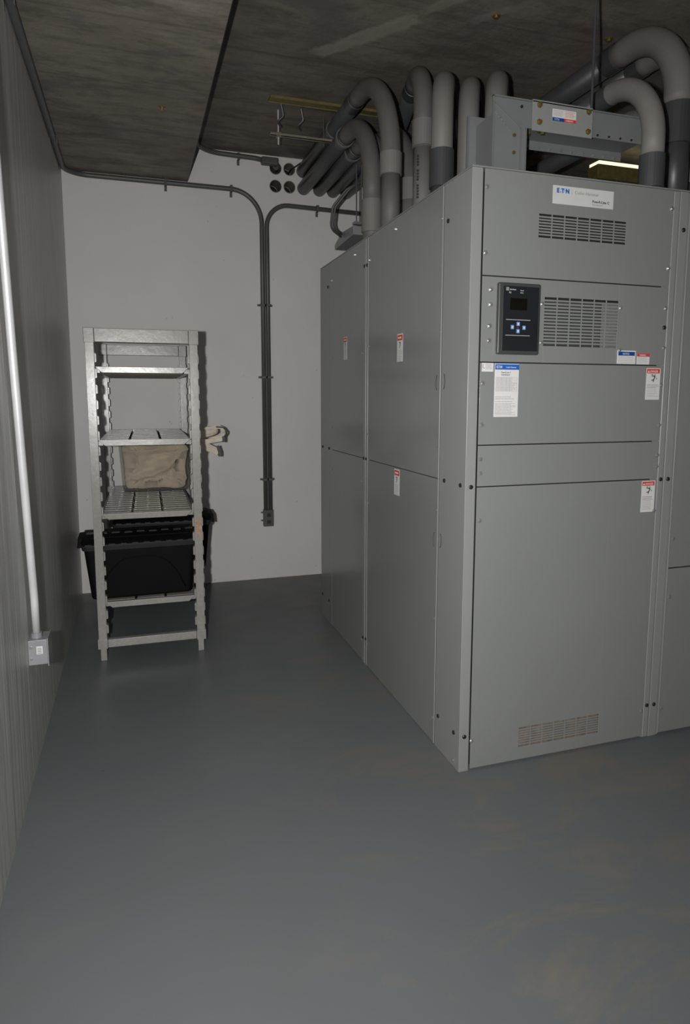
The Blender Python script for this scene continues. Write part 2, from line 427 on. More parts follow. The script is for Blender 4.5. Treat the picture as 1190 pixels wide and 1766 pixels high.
# ------------------------------------------------------------------ switchboard
XC, YC, HC = 1.162, 2.196, 2.286
YD = 3.325
def plug(x, y, z, axis, parent, r=0.0085):
    bm = bmesh.new(); a = Vector((0, -1, 0)) if axis == 'y' else Vector((-1, 0, 0)); p = Vector((x, y, z))
    tube(bm, [p, p+a*0.003, p+a*0.005], [r, r, r*0.7], 16)
    link2('plug', bm, M['blk'], parent, smooth=False)
def screw(x, y, z, axis, parent, r=0.0065, mat=None):
    bm = bmesh.new(); a = Vector((0, -1, 0)) if axis == 'y' else Vector((-1, 0, 0)); p = Vector((x, y, z))
    tube(bm, [p, p+a*0.0015, p+a*0.0016, p+a*0.006], [r*1.35, r*1.35, r*0.85, r*0.8], 6 if mat is None else 12)
    link2('screw', bm, mat or M['steel'], parent)
def slotpanel(x0, x1, z0, z1, yf, vent=None):
    """sheet-metal panel with real slots; vent = (vx0,vx1,vz0,vz1,cols,rows)"""
    t = 0.002; bx = []
    if not vent: return B((x0, x1, yf, yf+t, z0, z1))
    a, b, c, d, nc, nr = vent
    bx += [(x0, a, yf, yf+t, z0, z1), (b, x1, yf, yf+t, z0, z1), (a, b, yf, yf+t, z0, c), (a, b, yf, yf+t, d, z1)]
    wcol = (b-a)/nc; hrow = (d-c)/nr
    for i in range(1, nc): bx.append((a+i*wcol-0.0028, a+i*wcol+0.0028, yf, yf+t, c, d))
    for j in range(1, nr): bx.append((a, b, yf+0.0001, yf+t-0.0001, c+j*hrow-hrow*0.29, c+j*hrow+hrow*0.29))
    return B(*bx)

RX, UZ = (1, 0, 0), (0, 0, 1)
SY = (0, -1, 0)      # reading direction on the left side face

cabA = thing('switchboard_cabinet', 'front grey switchboard cabinet with meter, louvred vents and nameplate', 'cabinet', (1.6, 2.76, 0), 'switchboard cabinets')
XP0, XP1 = 1.211, 2.046        # front panels
# carcass
link2('carcass', B((1.172, 2.078, YC+0.040, YD-0.004, 0.004, HC-0.004)), M['dark'], cabA)
link2('top_cover', B((XC, 2.080, YC+0.001, YD-0.002, HC-0.006, HC)), M['cab'], cabA, bevel=0.0015)
# corner post: the L-shaped frame that shows on both faces
bm = bmesh.new()
prism(bm, [(XC, YC), (1.204, YC), (1.204, YC+0.004), (1.172, YC+0.004), (1.172, YC+0.222), (XC, YC+0.222)], 'z', 0, HC-0.007)
link2('corner_post', bm, M['cabedge'], cabA, bevel=0.004)
link2('edge_post', B((2.050, 2.079, YC+0.0, YC+0.02, 0, HC-0.007)), M['cabedge'], cabA, bevel=0.004)
link2('return_lip', B((2.046, 2.0495, YC+0.006, YC+0.04, 0, HC-0.01), (1.2045, 1.2065, YC+0.004, YC+0.04, 0, HC-0.01)), M['cabedge'], cabA)
seams = [2.280, 1.909, 1.600, 1.294, 1.137, 0.006]
vents = {0: (1.439, 1.826, 2.058, 2.142, 7, 8), 1: (1.476, 1.809, 1.665, 1.845, 6, 15), 4: (1.430, 1.815, 0.062, 0.145, 7, 8)}
panels = []
for i in range(5):
    p = link2('front_panel', slotpanel(XP0, XP1, seams[i+1]+0.0022, seams[i]-0.0022, YC-0.0005, vents.get(i)), M['cab'], cabA, bevel=0.0007)
    panels.append(p)
link2('vent_filter', B((1.42, 1.825, YC+0.016, YC+0.020, 0.040, 0.140)), M['filter'], cabA)
link2('louvre_backing', B((1.47, 1.745, YC+0.020, YC+0.023, 1.66, 1.832)), M['bezel'], cabA)
link2('louvre_shield', B((1.738, 1.812, YC+0.006, YC+0.008, 1.66, 1.832)), M['steel'], cabA)
# side panels, set a hair proud of the carcass
YS0, YS1 = 2.423, 3.292
link2('side_panel', B((XC, XC+0.003, YS0+0.001, YS1, 1.144, HC-0.008)), M['cab'], cabA, bevel=0.0008)
link2('side_panel', B((XC, XC+0.003, YS0+0.001, YS1, 0.004, 1.141)), M['cab'], cabA, bevel=0.0008)
link2('rear_post', B((XC-0.002, XC+0.012, YS1+0.002, YD-0.004, 0, HC-0.008)), M['cabedge'], cabA, bevel=0.003)
link2('hinge_lip', B((XC-0.004, XC-0.0002, YS0-0.003, YS0+0.003, 0.004, HC-0.01)), M['cabedge'], cabA, bevel=0.0015)
for (x, z) in ((1.22, 2.215), (1.22, 1.988), (1.247, 1.861), (1.247, 1.808), (1.245, 1.731), (1.244, 1.679), (1.223, 1.523), (1.223, 1.370),
               (1.223, 1.242), (1.223, 1.189), (1.225, 1.008), (1.215, 0.124), (2.040, 2.209), (2.040, 1.982), (2.038, 1.826), (2.040, 1.671),
               (2.038, 1.522), (2.040, 1.360), (2.040, 1.236), (2.040, 1.190), (2.040, 1.005), (2.036, 0.122), (1.465, 1.819), (1.820, 1.819),
               (1.466, 1.677), (1.825, 1.657)):
    screw(x, YC-0.0005, z, 'y', cabA)
for (x, z) in ((1.185, 1.138), (1.183, 0.147), (2.036, 1.751), (2.064, 1.135), (2.064, 0.147)):
    plug(x, YC-0.0006, z, 'y', cabA)
for (y, z) in ((2.379, 2.137), (2.370, 1.142), (2.232, 1.141), (2.386, 0.145), (2.242, 0.145), (3.307, 1.145), (3.303, 0.151), (3.308, 2.142)):
    plug(XC-0.0005 if y < 3.29 else XC-0.002, y, z, 'x', cabA)
for (y, z) in ((2.431, 1.730), (2.431, 2.158), (2.431, 1.270), (2.434, 1.012), (2.434, 0.552), (2.440, 0.112), (3.285, 2.163), (3.285, 1.733),
               (3.285, 1.275), (3.284, 0.911), (3.284, 0.129), (2.927, 2.233), (2.241, 0.027)):
    screw(XC-0.0003, y, z, 'x', cabA, 0.005)
def finger_pull(y, z, sgn, parent):
    bm = bmesh.new()
    pts = [Vector((XC-0.0015, y+sgn*0.012*math.cos(a), z+0.030*math.sin(a))) for a in [math.radians(-75+15*k) for k in range(11)]]
    tube(bm, pts, 0.0018, 8); link2('finger_pull', bm, M['ink'], parent)
for (y, z) in ((2.452, 1.529), (2.452, 0.885)): finger_pull(y, z, 1, cabA)
for (y, z) in ((2.395, 1.533), (2.400, 0.893)): finger_pull(y, z, -1, cabA)

# nameplate
yl = YC-0.0010
npz = link2('nameplate', B((1.492, 1.761, yl-0.0012, yl+0.0004, 2.182, 2.247)), M['plate'], cabA, bevel=0.0006)
yt = yl-0.0014
def mtext(part, s, size, x, z, mat, parent, y=yt, **k):
    o = text('lettering', s, size, (x, y, z), (RX, UZ), mat, None, **k); o.parent = parent; o.name = part; return o
mtext('maker_lettering', 'E', 0.021, 1.508, 2.2225, M['blue'], npz, bold=0.0012)
mtext('maker_lettering', 'T', 0.021, 1.5275, 2.2225, M['blue'], npz, bold=0.0012)
mtext('maker_lettering', 'N', 0.021, 1.546, 2.2225, M['blue'], npz, bold=0.0012)
sub('maker_mark', B((1.5225, 1.5258, yt-0.0005, yt, 2.2222, 2.2262), (1.5415, 1.5445, yt-0.0005, yt, 2.2285, 2.2315)), M['blue'], npz)
sub('divider_mark', B((1.574, 1.5747, yt-0.0004, yt, 2.218, 2.239)), M['greyink'], npz)
mtext('product_lettering', 'Cutler-Hammer', 0.0165, 1.586, 2.2225, M['greyink'], npz)
mtext('product_lettering', 'Pow-R-Line C', 0.0135, 1.665, 2.1985, M['ink'], npz, bold=0.0003)
mtext('product_lettering', 'Switchboard', 0.0095, 1.665, 2.1885, M['greyink'], npz)

# meter
mt = link2('power_meter', B((1.269, 1.446, YC-0.020, YC-0.0007, 1.629, 1.887)), M['bezel'], cabA, bevel=0.007)
sub('keypad_face', B((1.286, 1.436, YC-0.0222, YC-0.0200, 1.642, 1.874)), M['panelblk'], mt, bevel=0.001)
yk = YC-0.0224
sub('screen', B((1.315, 1.386, yk-0.0006, yk, 1.789, 1.831)), M['screen'], mt)
for (x, z) in ((1.327, 1.7275), (1.351, 1.7395), (1.351, 1.7135), (1.376, 1.7265)):
    sub('key', B((x-0.0065, x+0.0065, yk-0.0018, yk, z-0.0075, z+0.0075)), M['key'], mt, bevel=0.0008)
    sub('key_mark', B((x-0.003, x+0.003, yk-0.0022, yk-0.0017, z-0.0035, z+0.0035)), M['white'], mt)
sub('stripe', B((1.300, 1.402, yk-0.0004, yk, 1.7525, 1.7555)), M['greyink'], mt)
sub('stripe', B((1.299, 1.402, yk-0.0004, yk, 1.6965, 1.6993)), M['greyink'], mt)
sub('logo_box', B((1.297, 1.309, yk-0.0004, yk, 1.857, 1.869)), M['greyink'], mt)
mtext('meter_lettering', 'C-H', 0.0065, 1.2978, 1.8607, M['panelblk'], mt, yk-0.0006)
mtext('meter_lettering', 'Cutler-Hammer', 0.0068, 1.311, 1.8597, M['plate'], mt, yk-0.0002, squeeze=0.62)
mtext('meter_lettering', 'IQ', 0.0085, 1.309, 1.8485, M['plate'], mt, yk-0.0002)
mtext('meter_lettering', 'Normal', 0.0055, 1.356, 1.8575, M['plate'], mt, yk-0.0002, squeeze=0.8)
mtext('meter_lettering', 'Alarm', 0.0055, 1.356, 1.8495, M['plate'], mt, yk-0.0002)
mtext('meter_lettering', 'Step', 0.0050, 1.346, 1.7250, M['red'], mt, yk-0.0002)

# paper labels on the front
def lines(x0, x1, zs, y, th=0.0012, ragged=True):
    bm = bmesh.new()
    for z in zs:
        x = x0; end = x1-(random.random()*0.25*(x1-x0) if ragged else 0)
        while x < end-0.002:
            wd = min(random.uniform(0.004, 0.012), end-x); box(bm, x, x+wd, y-0.00025, y, z-th/2, z+th/2); x += wd+0.0015
    return bm
def danger(x0, x1, z0, z1, parent, label):
    o = link2('warning_label', B((x0, x1, yl-0.0005, yl+0.0005, z0, z1)), M['white'], parent); o['label'] = label
    yy = yl-0.0006; wd = x1-x0
    sub('red_header', B((x0+0.002, x1-0.004, yy-0.0003, yy, z1-0.0205, z1-0.003)), M['red'], o)
    mtext('header_lettering', 'DANGER', 0.0125, x0+0.017, z1-0.0170, M['white'], o, yy-0.0004, squeeze=0.78)
    bm = bmesh.new(); prism(bm, [(x0+0.005, z1-0.0175), (x0+0.015, z1-0.0175), (x0+0.010, z1-0.0085)], 'y', yy-0.0006, yy); sub('alert_mark', bm, M['white'], o)
    # struck figure pictogram with bolt
    bm = bmesh.new(); cx = x0+wd*0.56; cz = z1-0.040
    for quad in ([(-0.003, -0.006), (0.002, -0.004), (0.006, 0.010), (0.001, 0.011)], [(0.001, 0.011), (0.003, 0.006), (-0.013, 0.008), (-0.013, 0.011)],
                 [(0.004, 0.009), (0.007, 0.006), (0.015, -0.003), (0.012, -0.004)], [(-0.003, -0.004), (0.001, -0.006), (-0.003, -0.016), (-0.006, -0.015)],
                 [(-0.003, -0.003), (-0.002, -0.007), (-0.013, -0.010), (-0.014, -0.007)], [(0.001, 0.016), (0.005, 0.016), (0.005, 0.012), (0.001, 0.012)],
                 [(-0.014, 0.012), (-0.006, 0.014), (-0.008, 0.017), (-0.015, 0.015)]):
        prism(bm, [(cx+a, cz+b) for a, b in quad], 'y', yy-0.0003, yy)
    sub('shock_pictogram', bm, M['ink'], o)
    zs = [z1-0.066-0.0058*k for k in range(int((z1-z0-0.072)/0.0058))]
    sub('fine_print', lines(x0+0.005, x1-0.005, zs[:3], yy, 0.0024), M['greyink'], o)
    sub('fine_print', lines(x0+0.005, x1-0.008, zs[3:], yy, 0.0012), M['greyink'], o)
    return o
danger(1.962, 2.031, 1.463, 1.589, cabA, 'red and white danger label on the third panel')
danger(1.971, 2.038, 1.001, 1.131, cabA, 'red and white danger label on the large lower panel')
# blue notice and red notice under the meter vent
o = link2('notice_label', B((1.815, 1.903, yl-0.0005, yl+0.0005, 1.604, 1.656)), M['white'], cabA); yy = yl-0.0006
o['label'] = 'blue and white notice label'
sub('blue_header', B((1.820, 1.899, yy-0.0003, yy, 1.636, 1.6515)), M['navy'], o)
mtext('header_lettering', 'NOTICE', 0.0115, 1.8405, 1.6395, M['white'], o, yy-0.0004, squeeze=0.75)
sub('fine_print', lines(1.821, 1.898, [1.630, 1.6235, 1.617, 1.610], yy), M['greyink'], o)
o = link2('notice_label', B((1.910, 1.972, yl-0.0005, yl+0.0005, 1.6035, 1.646)), M['white'], cabA); o['label'] = 'small red headed notice label'
sub('red_header', B((1.910, 1.972, yy-0.0003, yy, 1.634, 1.646)), M['red'], o)
mtext('header_lettering', 'WARNING', 0.0085, 1.922, 1.6368, M['white'], o, yy-0.0004, squeeze=0.75)
sub('fine_print', lines(1.914, 1.968, [1.630-0.0042*k for k in range(6)], yy, 0.001), M['greyink'], o)
# rating sheet
o = link2('rating_label', B((1.272, 1.374, yl-0.0005, yl+0.0005, 1.399, 1.5955)), M['white'], cabA); o['label'] = 'tall white rating sheet with blue header'
sub('blue_header', B((1.2735, 1.3745, yy-0.0003, yy, 1.574, 1.5935)), M['blue'], o)
mtext('header_lettering', 'E.T.N', 0.0125, 1.279, 1.5795, M['white'], o, yy-0.0004, bold=0.0004, squeeze=0.8)
mtext('header_lettering', 'Cutler-Hammer', 0.0088, 1.318, 1.5802, M['white'], o, yy-0.0004, squeeze=0.78)
mtext('title_lettering', 'Pow-R-Line C', 0.009, 1.299, 1.5610, M['ink'], o, yy-0.0002, squeeze=0.8)
mtext('title_lettering', 'Switchboard', 0.009, 1.299, 1.5525, M['ink'], o, yy-0.0002, squeeze=0.8)
zs = [1.546-0.0064*k for k in range(9)]
bm = bmesh.new()
for z in zs: box(bm, 1.278, 1.368, yy-0.0002, yy, z-0.0004, z+0.0004)
for x in (1.278, 1.302, 1.322, 1.336, 1.368): box(bm, x-0.0003, x+0.0003, yy-0.0002, yy, zs[-1], zs[0])
sub('table_rules', bm, M['greyink'], o)
sub('fine_print', lines(1.280, 1.366, [z-0.0032 for z in zs[:-1]], yy, 0.0014), M['greyink'], o)
sub('fine_print', lines(1.277, 1.368, [1.473, 1.466, 1.456], yy, 0.0018), M['greyink'], o)
sub('fine_print', lines(1.277, 1.366, [1.449-0.0042*k for k in range(11)], yy, 0.0013), M['greyink'], o)
o = link2('inspection_label', B((1.218, 1.2655, yl-0.0005, yl+0.0005, 1.566, 1.5975)), M['white'], cabA); o['label'] = 'small white inspection label'
sub('logo_mark', B((1.2205, 1.2235, yy-0.0003, yy, 1.579, 1.594), (1.2245, 1.2285, yy-0.0003, yy, 1.577, 1.580)), M['greyink'], o)
sub('fine_print', lines(1.233, 1.263, [1.594-0.0045*k for k in range(5)], yy, 0.0016), M['greyink'], o)

# labels on the side face (read towards the viewer)
def side_label(ya, yb, z0, z1, parent, label):
    xx = XC-0.0006
    o = link2('warning_label', B((xx-0.0005, xx, yb, ya, z0, z1)), M['white'], parent); o['label'] = label
    xx -= 0.0006
    sub('red_header', B((xx-0.0003, xx, yb+0.003, ya-0.003, z1-0.030, z1-0.006)), M['red'], o)
    t = text('header_lettering', 'DANGER', 0.012, (xx-0.0004, ya-0.012, z1-0.022), (SY, UZ), M['white'], None, squeeze=0.8); t.parent = o
    cy, cz = (ya+yb)/2, z1-0.048
    bm = bmesh.new()
    for quad in ([(-0.004, -0.010), (0.003, -0.006), (0.008, 0.010), (0.001, 0.011)], [(0.001, 0.011), (0.003, 0.006), (-0.013, 0.008), (-0.013, 0.011)],
                 [(-0.003, -0.004), (0.001, -0.006), (-0.003, -0.018), (-0.007, -0.017)]):
        prism(bm, [(cy-a, cz+b) for a, b in quad], 'x', xx-0.0003, xx)
    sub('shock_pictogram', bm, M['ink'], o)
    bm = bmesh.new()
    for k in range(8): box(bm, xx-0.0003, xx, yb+0.008+random.random()*0.01, ya-0.008, z1-0.075-0.007*k-0.0008, z1-0.075-0.007*k+0.0008)
    sub('fine_print', bm, M['greyink'], o)
side_label(2.888, 2.820, 1.632, 1.758, cabA, 'danger label on the upper side panel')
side_label(2.908, 2.842, 1.012, 1.135, cabA, 'danger label on the lower side panel')

# rear cabinet
cabB = thing('switchboard_cabinet', 'rear grey switchboard cabinet standing nearest the white back wall', 'cabinet', (1.6, 3.78, 0), 'switchboard cabinets')
YE = 4.222
link2('carcass', B((1.172, 2.078, YD+0.004, YE-0.012, 0.004, HC-0.004)), M['dark'], cabB)
link2('top_cover', B((XC, 2.080, YD+0.002, YE, HC-0.006, HC)), M['cab'], cabB, bevel=0.0015)
link2('front_post', B((XC-0.002, XC+0.012, YD+0.003, 3.362, 0, HC-0.008)), M['cabedge'], cabB, bevel=0.003)
link2('side_panel', B((XC, XC+0.003, 3.364, 3.972, 1.145, HC-0.008)), M['cab'], cabB, bevel=0.0008)
link2('side_panel', B((XC, XC+0.003, 3.364, 3.972, 0.004, 1.142)), M['cab'], cabB, bevel=0.0008)
link2('rear_post', B((XC, XC+0.012, 3.975, YE, 0, HC-0.008)), M['cab'], cabB, bevel=0.002)
link2('back_panel', B((XC+0.012, 2.078, YE-0.010, YE, 0, HC-0.008)), M['cab'], cabB)
for (y, z) in ((3.347, 1.144), (3.347, 0.144), (4.174, 1.147), (4.024, 1.147), (4.041, 2.143), (4.187, 0.149), (4.032, 0.151), (3.350, 2.144)):
    plug(XC-0.0005 if y > 3.37 else XC-0.002, y, z, 'x', cabB)
for (y, z) in ((3.965, 2.170), (3.965, 1.710), (3.965, 1.278), (3.965, 1.016), (3.518, 2.235), (3.378, 0.123), (3.378, 1.016), (3.380, 1.702)):
    screw(XC-0.0003, y, z, 'x', cabB, 0.005)
side_label(3.716, 3.651, 1.682, 1.812, cabB, 'danger label on the upper side panel')

# right-hand neighbour
cabC = thing('switchboard_cabinet', 'grey switchboard cabinet at the right, only its left strip in view', 'cabinet', (2.6, 2.76, 0), 'switchboard cabinets')
link2('carcass', B((2.084, 3.06, YC+0.040, YE-0.012, 0.004, HC-0.004)), M['dark'], cabC)
link2('top_cover', B((2.0815, 3.07, YC+0.001, YE, HC-0.006, HC)), M['cab'], cabC, bevel=0.0015)
link2('edge_post', B((2.083, 2.1225, YC, YC+0.02, 0, HC-0.007), (2.1226, 2.135, YC+0.004, YC+0.008, 0, HC-0.007)), M['cabedge'], cabC, bevel=0.004)
link2('front_panel', B((2.126, 3.03, YC-0.004, YC-0.002, 0.754, 2.280)), M['cab'], cabC, bevel=0.0008)
link2('front_panel', B((2.126, 3.03, YC-0.004, YC-0.002, 0.012, 0.749)), M['cab'], cabC, bevel=0.0008)
link2('edge_post', B((3.034, 3.069, YC, YC+0.02, 0, HC-0.007)), M['cabedge'], cabC, bevel=0.004)
link2('side_panel', B((3.062, 3.07, YC+0.022, YE, 0, HC-0.007)), M['cab'], cabC)
link2('panel_lip', B((2.124, 2.130, YC-0.007, YC-0.0035, 0.012, 2.280)), M['cabedge'], cabC, bevel=0.0015)
for z in (1.135, 0.146, 2.133): plug(2.102, YC-0.0006, z, 'y', cabC)
for (x, z) in ((2.146, 0.878), (2.146, 0.625), (2.140, 0.122)): screw(x, YC-0.004, z, 'y', cabC)

# ------------------------------------------------------------------ busway on the cabinet roof
BY0, BY1 = 2.360, 2.555       # front and back flange planes
BX0, BLEG, BX1 = 1.326, 1.472, 2.075
BZ0, BZT, BZL = HC, 2.600, 2.502
bus = thing('busway', 'grey bolted bus duct elbow rising from the front cabinet roof', 'bus duct', (1.40, 2.46, HC))
def Lplate(y0, y1, inset=0.0):
    return [(BX0+inset, BZ0+0.001), (BLEG-inset, BZ0+0.001), (BLEG-inset, BZL+inset), (BX1, BZL+inset), (BX1, BZT-inset), (BX0+inset, BZT-inset)]
bm = bmesh.new(); prism(bm, Lplate(0, 0), 'y', BY0, BY0+0.003); link2('front_flange', bm, M['bus'], bus, bevel=0.001)
bm = bmesh.new(); prism(bm, Lplate(0, 0), 'y', BY1-0.003, BY1); link2('back_flange', bm, M['bus'], bus, bevel=0.001)
bm = bmesh.new(); prism(bm, Lplate(0, 0, 0.036), 'y', BY0+0.003, BY1-0.003); link2('housing', bm, M['bus'], bus)
# rolled outer lips of the flanges
link2('flange_lip', B((BX0-0.002, BX0+0.002, BY0-0.010, BY0+0.003, BZ0+0.001, BZT), (BX0-0.002, BX1, BY0-0.010, BY0+0.003, BZT-0.003, BZT+0.001),
                      (BX0-0.002, BX0+0.002, BY1-0.003, BY1+0.010, BZ0+0.001, BZT), (BLEG-0.002, BLEG+0.001, BY0-0.008, BY0+0.003, BZ0+0.001, BZL)), M['bus'], bus)
# mitre weld bead
bm = bmesh.new(); pts = [Vector((BX0+0.004+0.075*t/32, BY0-0.001, BZT-0.050-0.068*t/32)) for t in range(33)]
tube(bm, pts, [0.0008+0.0026*max(0, math.sin(t*1.2))**2 for t in range(33)], 8); link2('weld_bead', bm, M['tape'], bus)
link2('leg_rib', B((BLEG-0.026, BLEG-0.0225, BY0-0.007, BY0, BZ0+0.002, BZL-0.004)), M['bus'], bus)
bm = bmesh.new(); prism(bm, [(BX0+0.003, BZT-0.020), (BX0+0.006, BZT-0.017), (BLEG-0.022, BZL-0.001), (BLEG-0.026, BZL-0.002)], 'y', BY0-0.005, BY0)
link2('mitre_seam', bm, M['bus'], bus)
# splice plate with bolts and the two-colour label
sp = link2('splice_plate', B((1.494, 1.768, BY0-0.010, BY0-0.006, 2.493, 2.606)), M['plate'] if False else M['cabedge'], bus, bevel=0.001)
for (x, z) in ((1.524, 2.588), (1.525, 2.526), (1.748, 2.590), (1.748, 2.516)):
    bm = bmesh.new(); tube(bm, [(x, BY0-0.010, z), (x, BY0-0.012, z), (x, BY0-0.0121, z), (x, BY0-0.020, z)], [0.012, 0.012, 0.008, 0.007], 6)
    sub('brass_bolt', bm, M['brass'], sp)
o = sub('rating_label', B((1.582, 1.690, BY0-0.0108, BY0-0.0100, 2.538, 2.582)), M['white'], sp)
o['label'] = 'white label with a blue and a red band'
link2('label_band', B((1.582, 1.636, BY0-0.0114, BY0-0.0108, 2.538, 2.551)), M['navy'], bus)
link2('label_band', B((1.636, 1.690, BY0-0.0114, BY0-0.0108, 2.538, 2.551)), M['red'], bus)
text('label_lettering', 'E.T.N', 0.009, (1.592, BY0-0.0117, 2.5415), (RX, UZ), M['white'], bus)
text('label_lettering', 'WARNING', 0.0085, (1.643, BY0-0.0117, 2.5415), (RX, UZ), M['white'], bus, squeeze=0.8)
link2('label_print', lines(1.586, 1.634, [2.577-0.0045*k for k in range(5)], BY0-0.0109), M['greyink'], bus)
link2('label_print', lines(1.640, 1.687, [2.577-0.0045*k for k in range(5)], BY0-0.0109), M['red'], bus)
for (x, z) in ((1.395, 2.468), (1.395, 2.405)):
    bm = bmesh.new(); tube(bm, [(x+0.025, BY0-0.002, z), (x+0.025, BY0-0.007, z)], 0.007, 6); link2('brass_bolt', bm, M['brass'], bus)
bm = bmesh.new(); tube(bm, [(1.45, BY0-0.001, 2.575), (1.45, BY0-0.005, 2.575)], 0.006, 6); link2('brass_bolt', bm, M['blk'], bus)
for k in range(5):
    x = 1.80+0.055*k
    bm = bmesh.new(); tube(bm, [(x, BY0-0.001, 2.512), (x, BY0-0.004, 2.512)], 0.0045, 8); link2('screw', bm, M['blk'], bus)
for k in range(9):
    x = 1.60+0.055*k
    bm = bmesh.new(); tube(bm, [(x, BY1-0.004, 2.513), (x, BY1-0.009, 2.513)], 0.0055, 6); link2('screw', bm, M['steel'], bus)
for (x, y) in ((1.60, 2.44), (1.56, 2.50)):
    bm = bmesh.new(); tube(bm, [(x, y, BZL+0.036), (x, y, BZL+0.030), (x, y, BZL+0.0299), (x, y, BZL+0.018)], [0.022, 0.022, 0.009, 0.009], 12); link2('brass_bolt', bm, M['brass'], bus)
# threaded hanger rod
rod = thing('threaded_rod', 'dark threaded rod hanging the bus duct from the ceiling', 'rod', (1.812, 2.42, 2.60))
link2('rod', T([(1.812, 2.42, 2.603), (1.812, 2.42, ZC-0.001)], 0.0052, 10), M['pvcdark'], rod)
link2('rod_nut', T([(1.812, 2.42, 2.6035), (1.812, 2.42, 2.616)], 0.011, 6), M['strut'], rod)
link2('rod_nut', T([(1.812, 2.42, 2.6175), (1.812, 2.42, 2.630)], 0.009, 6), M['strut'], rod)

# ------------------------------------------------------------------ big PVC conduits
def conduit(label, x, y, zh, R, ang, r, cz, mats, ext=0.10, zbot=HC, coll=None, flare=None, group='grey conduits rising from the cabinet roofs', zoff=0.0):
    """vertical riser at (x,y), elbow of radius R, then a run at heading ang (deg from +Y towards +X) into the back wall"""
    root = thing('conduit', label, 'conduit', (x, y, zbot), group)
    a = math.radians(ang); d = Vector((math.sin(a), math.cos(a), 0))
    L = (YB-0.002-y)/math.cos(a)-r*math.tan(a)
    P = [Vector((x, y, zbot+0.001)), Vector((x, y, zh)), Vector((x, y, zh))+d*L]
    path = fillet(P, R, 16)
    # split: riser / elbow / run
    arc = path[1:-1]
    link2('riser', T([path[0], Vector((x, y, max(cz, zbot+0.02)))], r*0.97, 28), M[mats[0]], root, smooth=True) if cz > zbot+0.02 else None
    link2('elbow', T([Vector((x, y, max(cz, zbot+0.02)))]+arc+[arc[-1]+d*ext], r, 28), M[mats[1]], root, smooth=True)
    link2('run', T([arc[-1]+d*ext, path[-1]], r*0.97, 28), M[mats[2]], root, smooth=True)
    if coll:
        z0, z1, cm = coll
        bm = bmesh.new(); tube(bm, [(x, y, z0), (x, y, z0+0.001), (x, y, z1-0.001), (x, y, z1)], [r*1.02, r*1.12, r*1.12, r*1.02], 28)
        link2('coupling', bm, M[cm], root)
    p = arc[-1]+d*ext
    bm = bmesh.new(); tube(bm, [p-d*0.04, p-d*0.039, p+d*0.05, p+d*0.051], [r*1.0, r*1.05, r*1.05, r], 28); link2('run_coupling', bm, M[mats[2]], root)
    return root
r1 = 0.0508
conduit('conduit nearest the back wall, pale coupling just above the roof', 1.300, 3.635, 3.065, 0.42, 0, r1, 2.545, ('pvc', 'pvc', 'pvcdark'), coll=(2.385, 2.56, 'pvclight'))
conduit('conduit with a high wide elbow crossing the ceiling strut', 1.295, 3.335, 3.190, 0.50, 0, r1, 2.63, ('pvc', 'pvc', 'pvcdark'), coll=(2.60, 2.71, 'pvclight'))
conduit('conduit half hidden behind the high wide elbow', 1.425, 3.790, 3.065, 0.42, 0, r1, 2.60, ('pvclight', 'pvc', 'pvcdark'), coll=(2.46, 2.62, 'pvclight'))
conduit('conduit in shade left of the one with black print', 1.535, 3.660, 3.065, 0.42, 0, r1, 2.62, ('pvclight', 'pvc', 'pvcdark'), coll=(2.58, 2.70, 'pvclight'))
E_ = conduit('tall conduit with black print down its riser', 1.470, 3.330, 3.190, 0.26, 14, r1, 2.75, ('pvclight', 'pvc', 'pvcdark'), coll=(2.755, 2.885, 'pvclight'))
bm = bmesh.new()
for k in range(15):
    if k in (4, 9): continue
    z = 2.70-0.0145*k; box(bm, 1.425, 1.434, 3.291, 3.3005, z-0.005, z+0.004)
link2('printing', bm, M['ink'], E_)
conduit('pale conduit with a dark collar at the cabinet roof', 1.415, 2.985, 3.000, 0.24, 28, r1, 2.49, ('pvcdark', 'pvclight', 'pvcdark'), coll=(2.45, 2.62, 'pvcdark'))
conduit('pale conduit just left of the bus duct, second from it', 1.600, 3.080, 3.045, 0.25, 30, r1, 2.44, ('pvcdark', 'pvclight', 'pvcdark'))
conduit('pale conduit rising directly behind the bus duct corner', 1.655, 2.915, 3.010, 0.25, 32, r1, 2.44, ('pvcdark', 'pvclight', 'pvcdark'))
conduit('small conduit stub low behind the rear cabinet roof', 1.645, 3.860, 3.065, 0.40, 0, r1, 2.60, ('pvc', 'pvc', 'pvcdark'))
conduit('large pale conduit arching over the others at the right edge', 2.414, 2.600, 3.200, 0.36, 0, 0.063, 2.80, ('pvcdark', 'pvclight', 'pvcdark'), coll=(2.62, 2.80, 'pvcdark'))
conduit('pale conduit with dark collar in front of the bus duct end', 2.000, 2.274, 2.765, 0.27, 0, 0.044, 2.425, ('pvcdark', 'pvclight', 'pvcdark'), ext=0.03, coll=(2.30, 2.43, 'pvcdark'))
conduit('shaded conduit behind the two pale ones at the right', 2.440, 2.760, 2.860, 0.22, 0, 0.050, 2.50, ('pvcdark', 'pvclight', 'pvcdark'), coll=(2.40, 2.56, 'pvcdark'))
conduit('shaded conduit seen through the arch of the largest one', 2.600, 2.720, 3.200, 0.30, 0, 0.057, 2.50, ('pvcdark', 'pvclight', 'pvcdark'), ext=0.07)

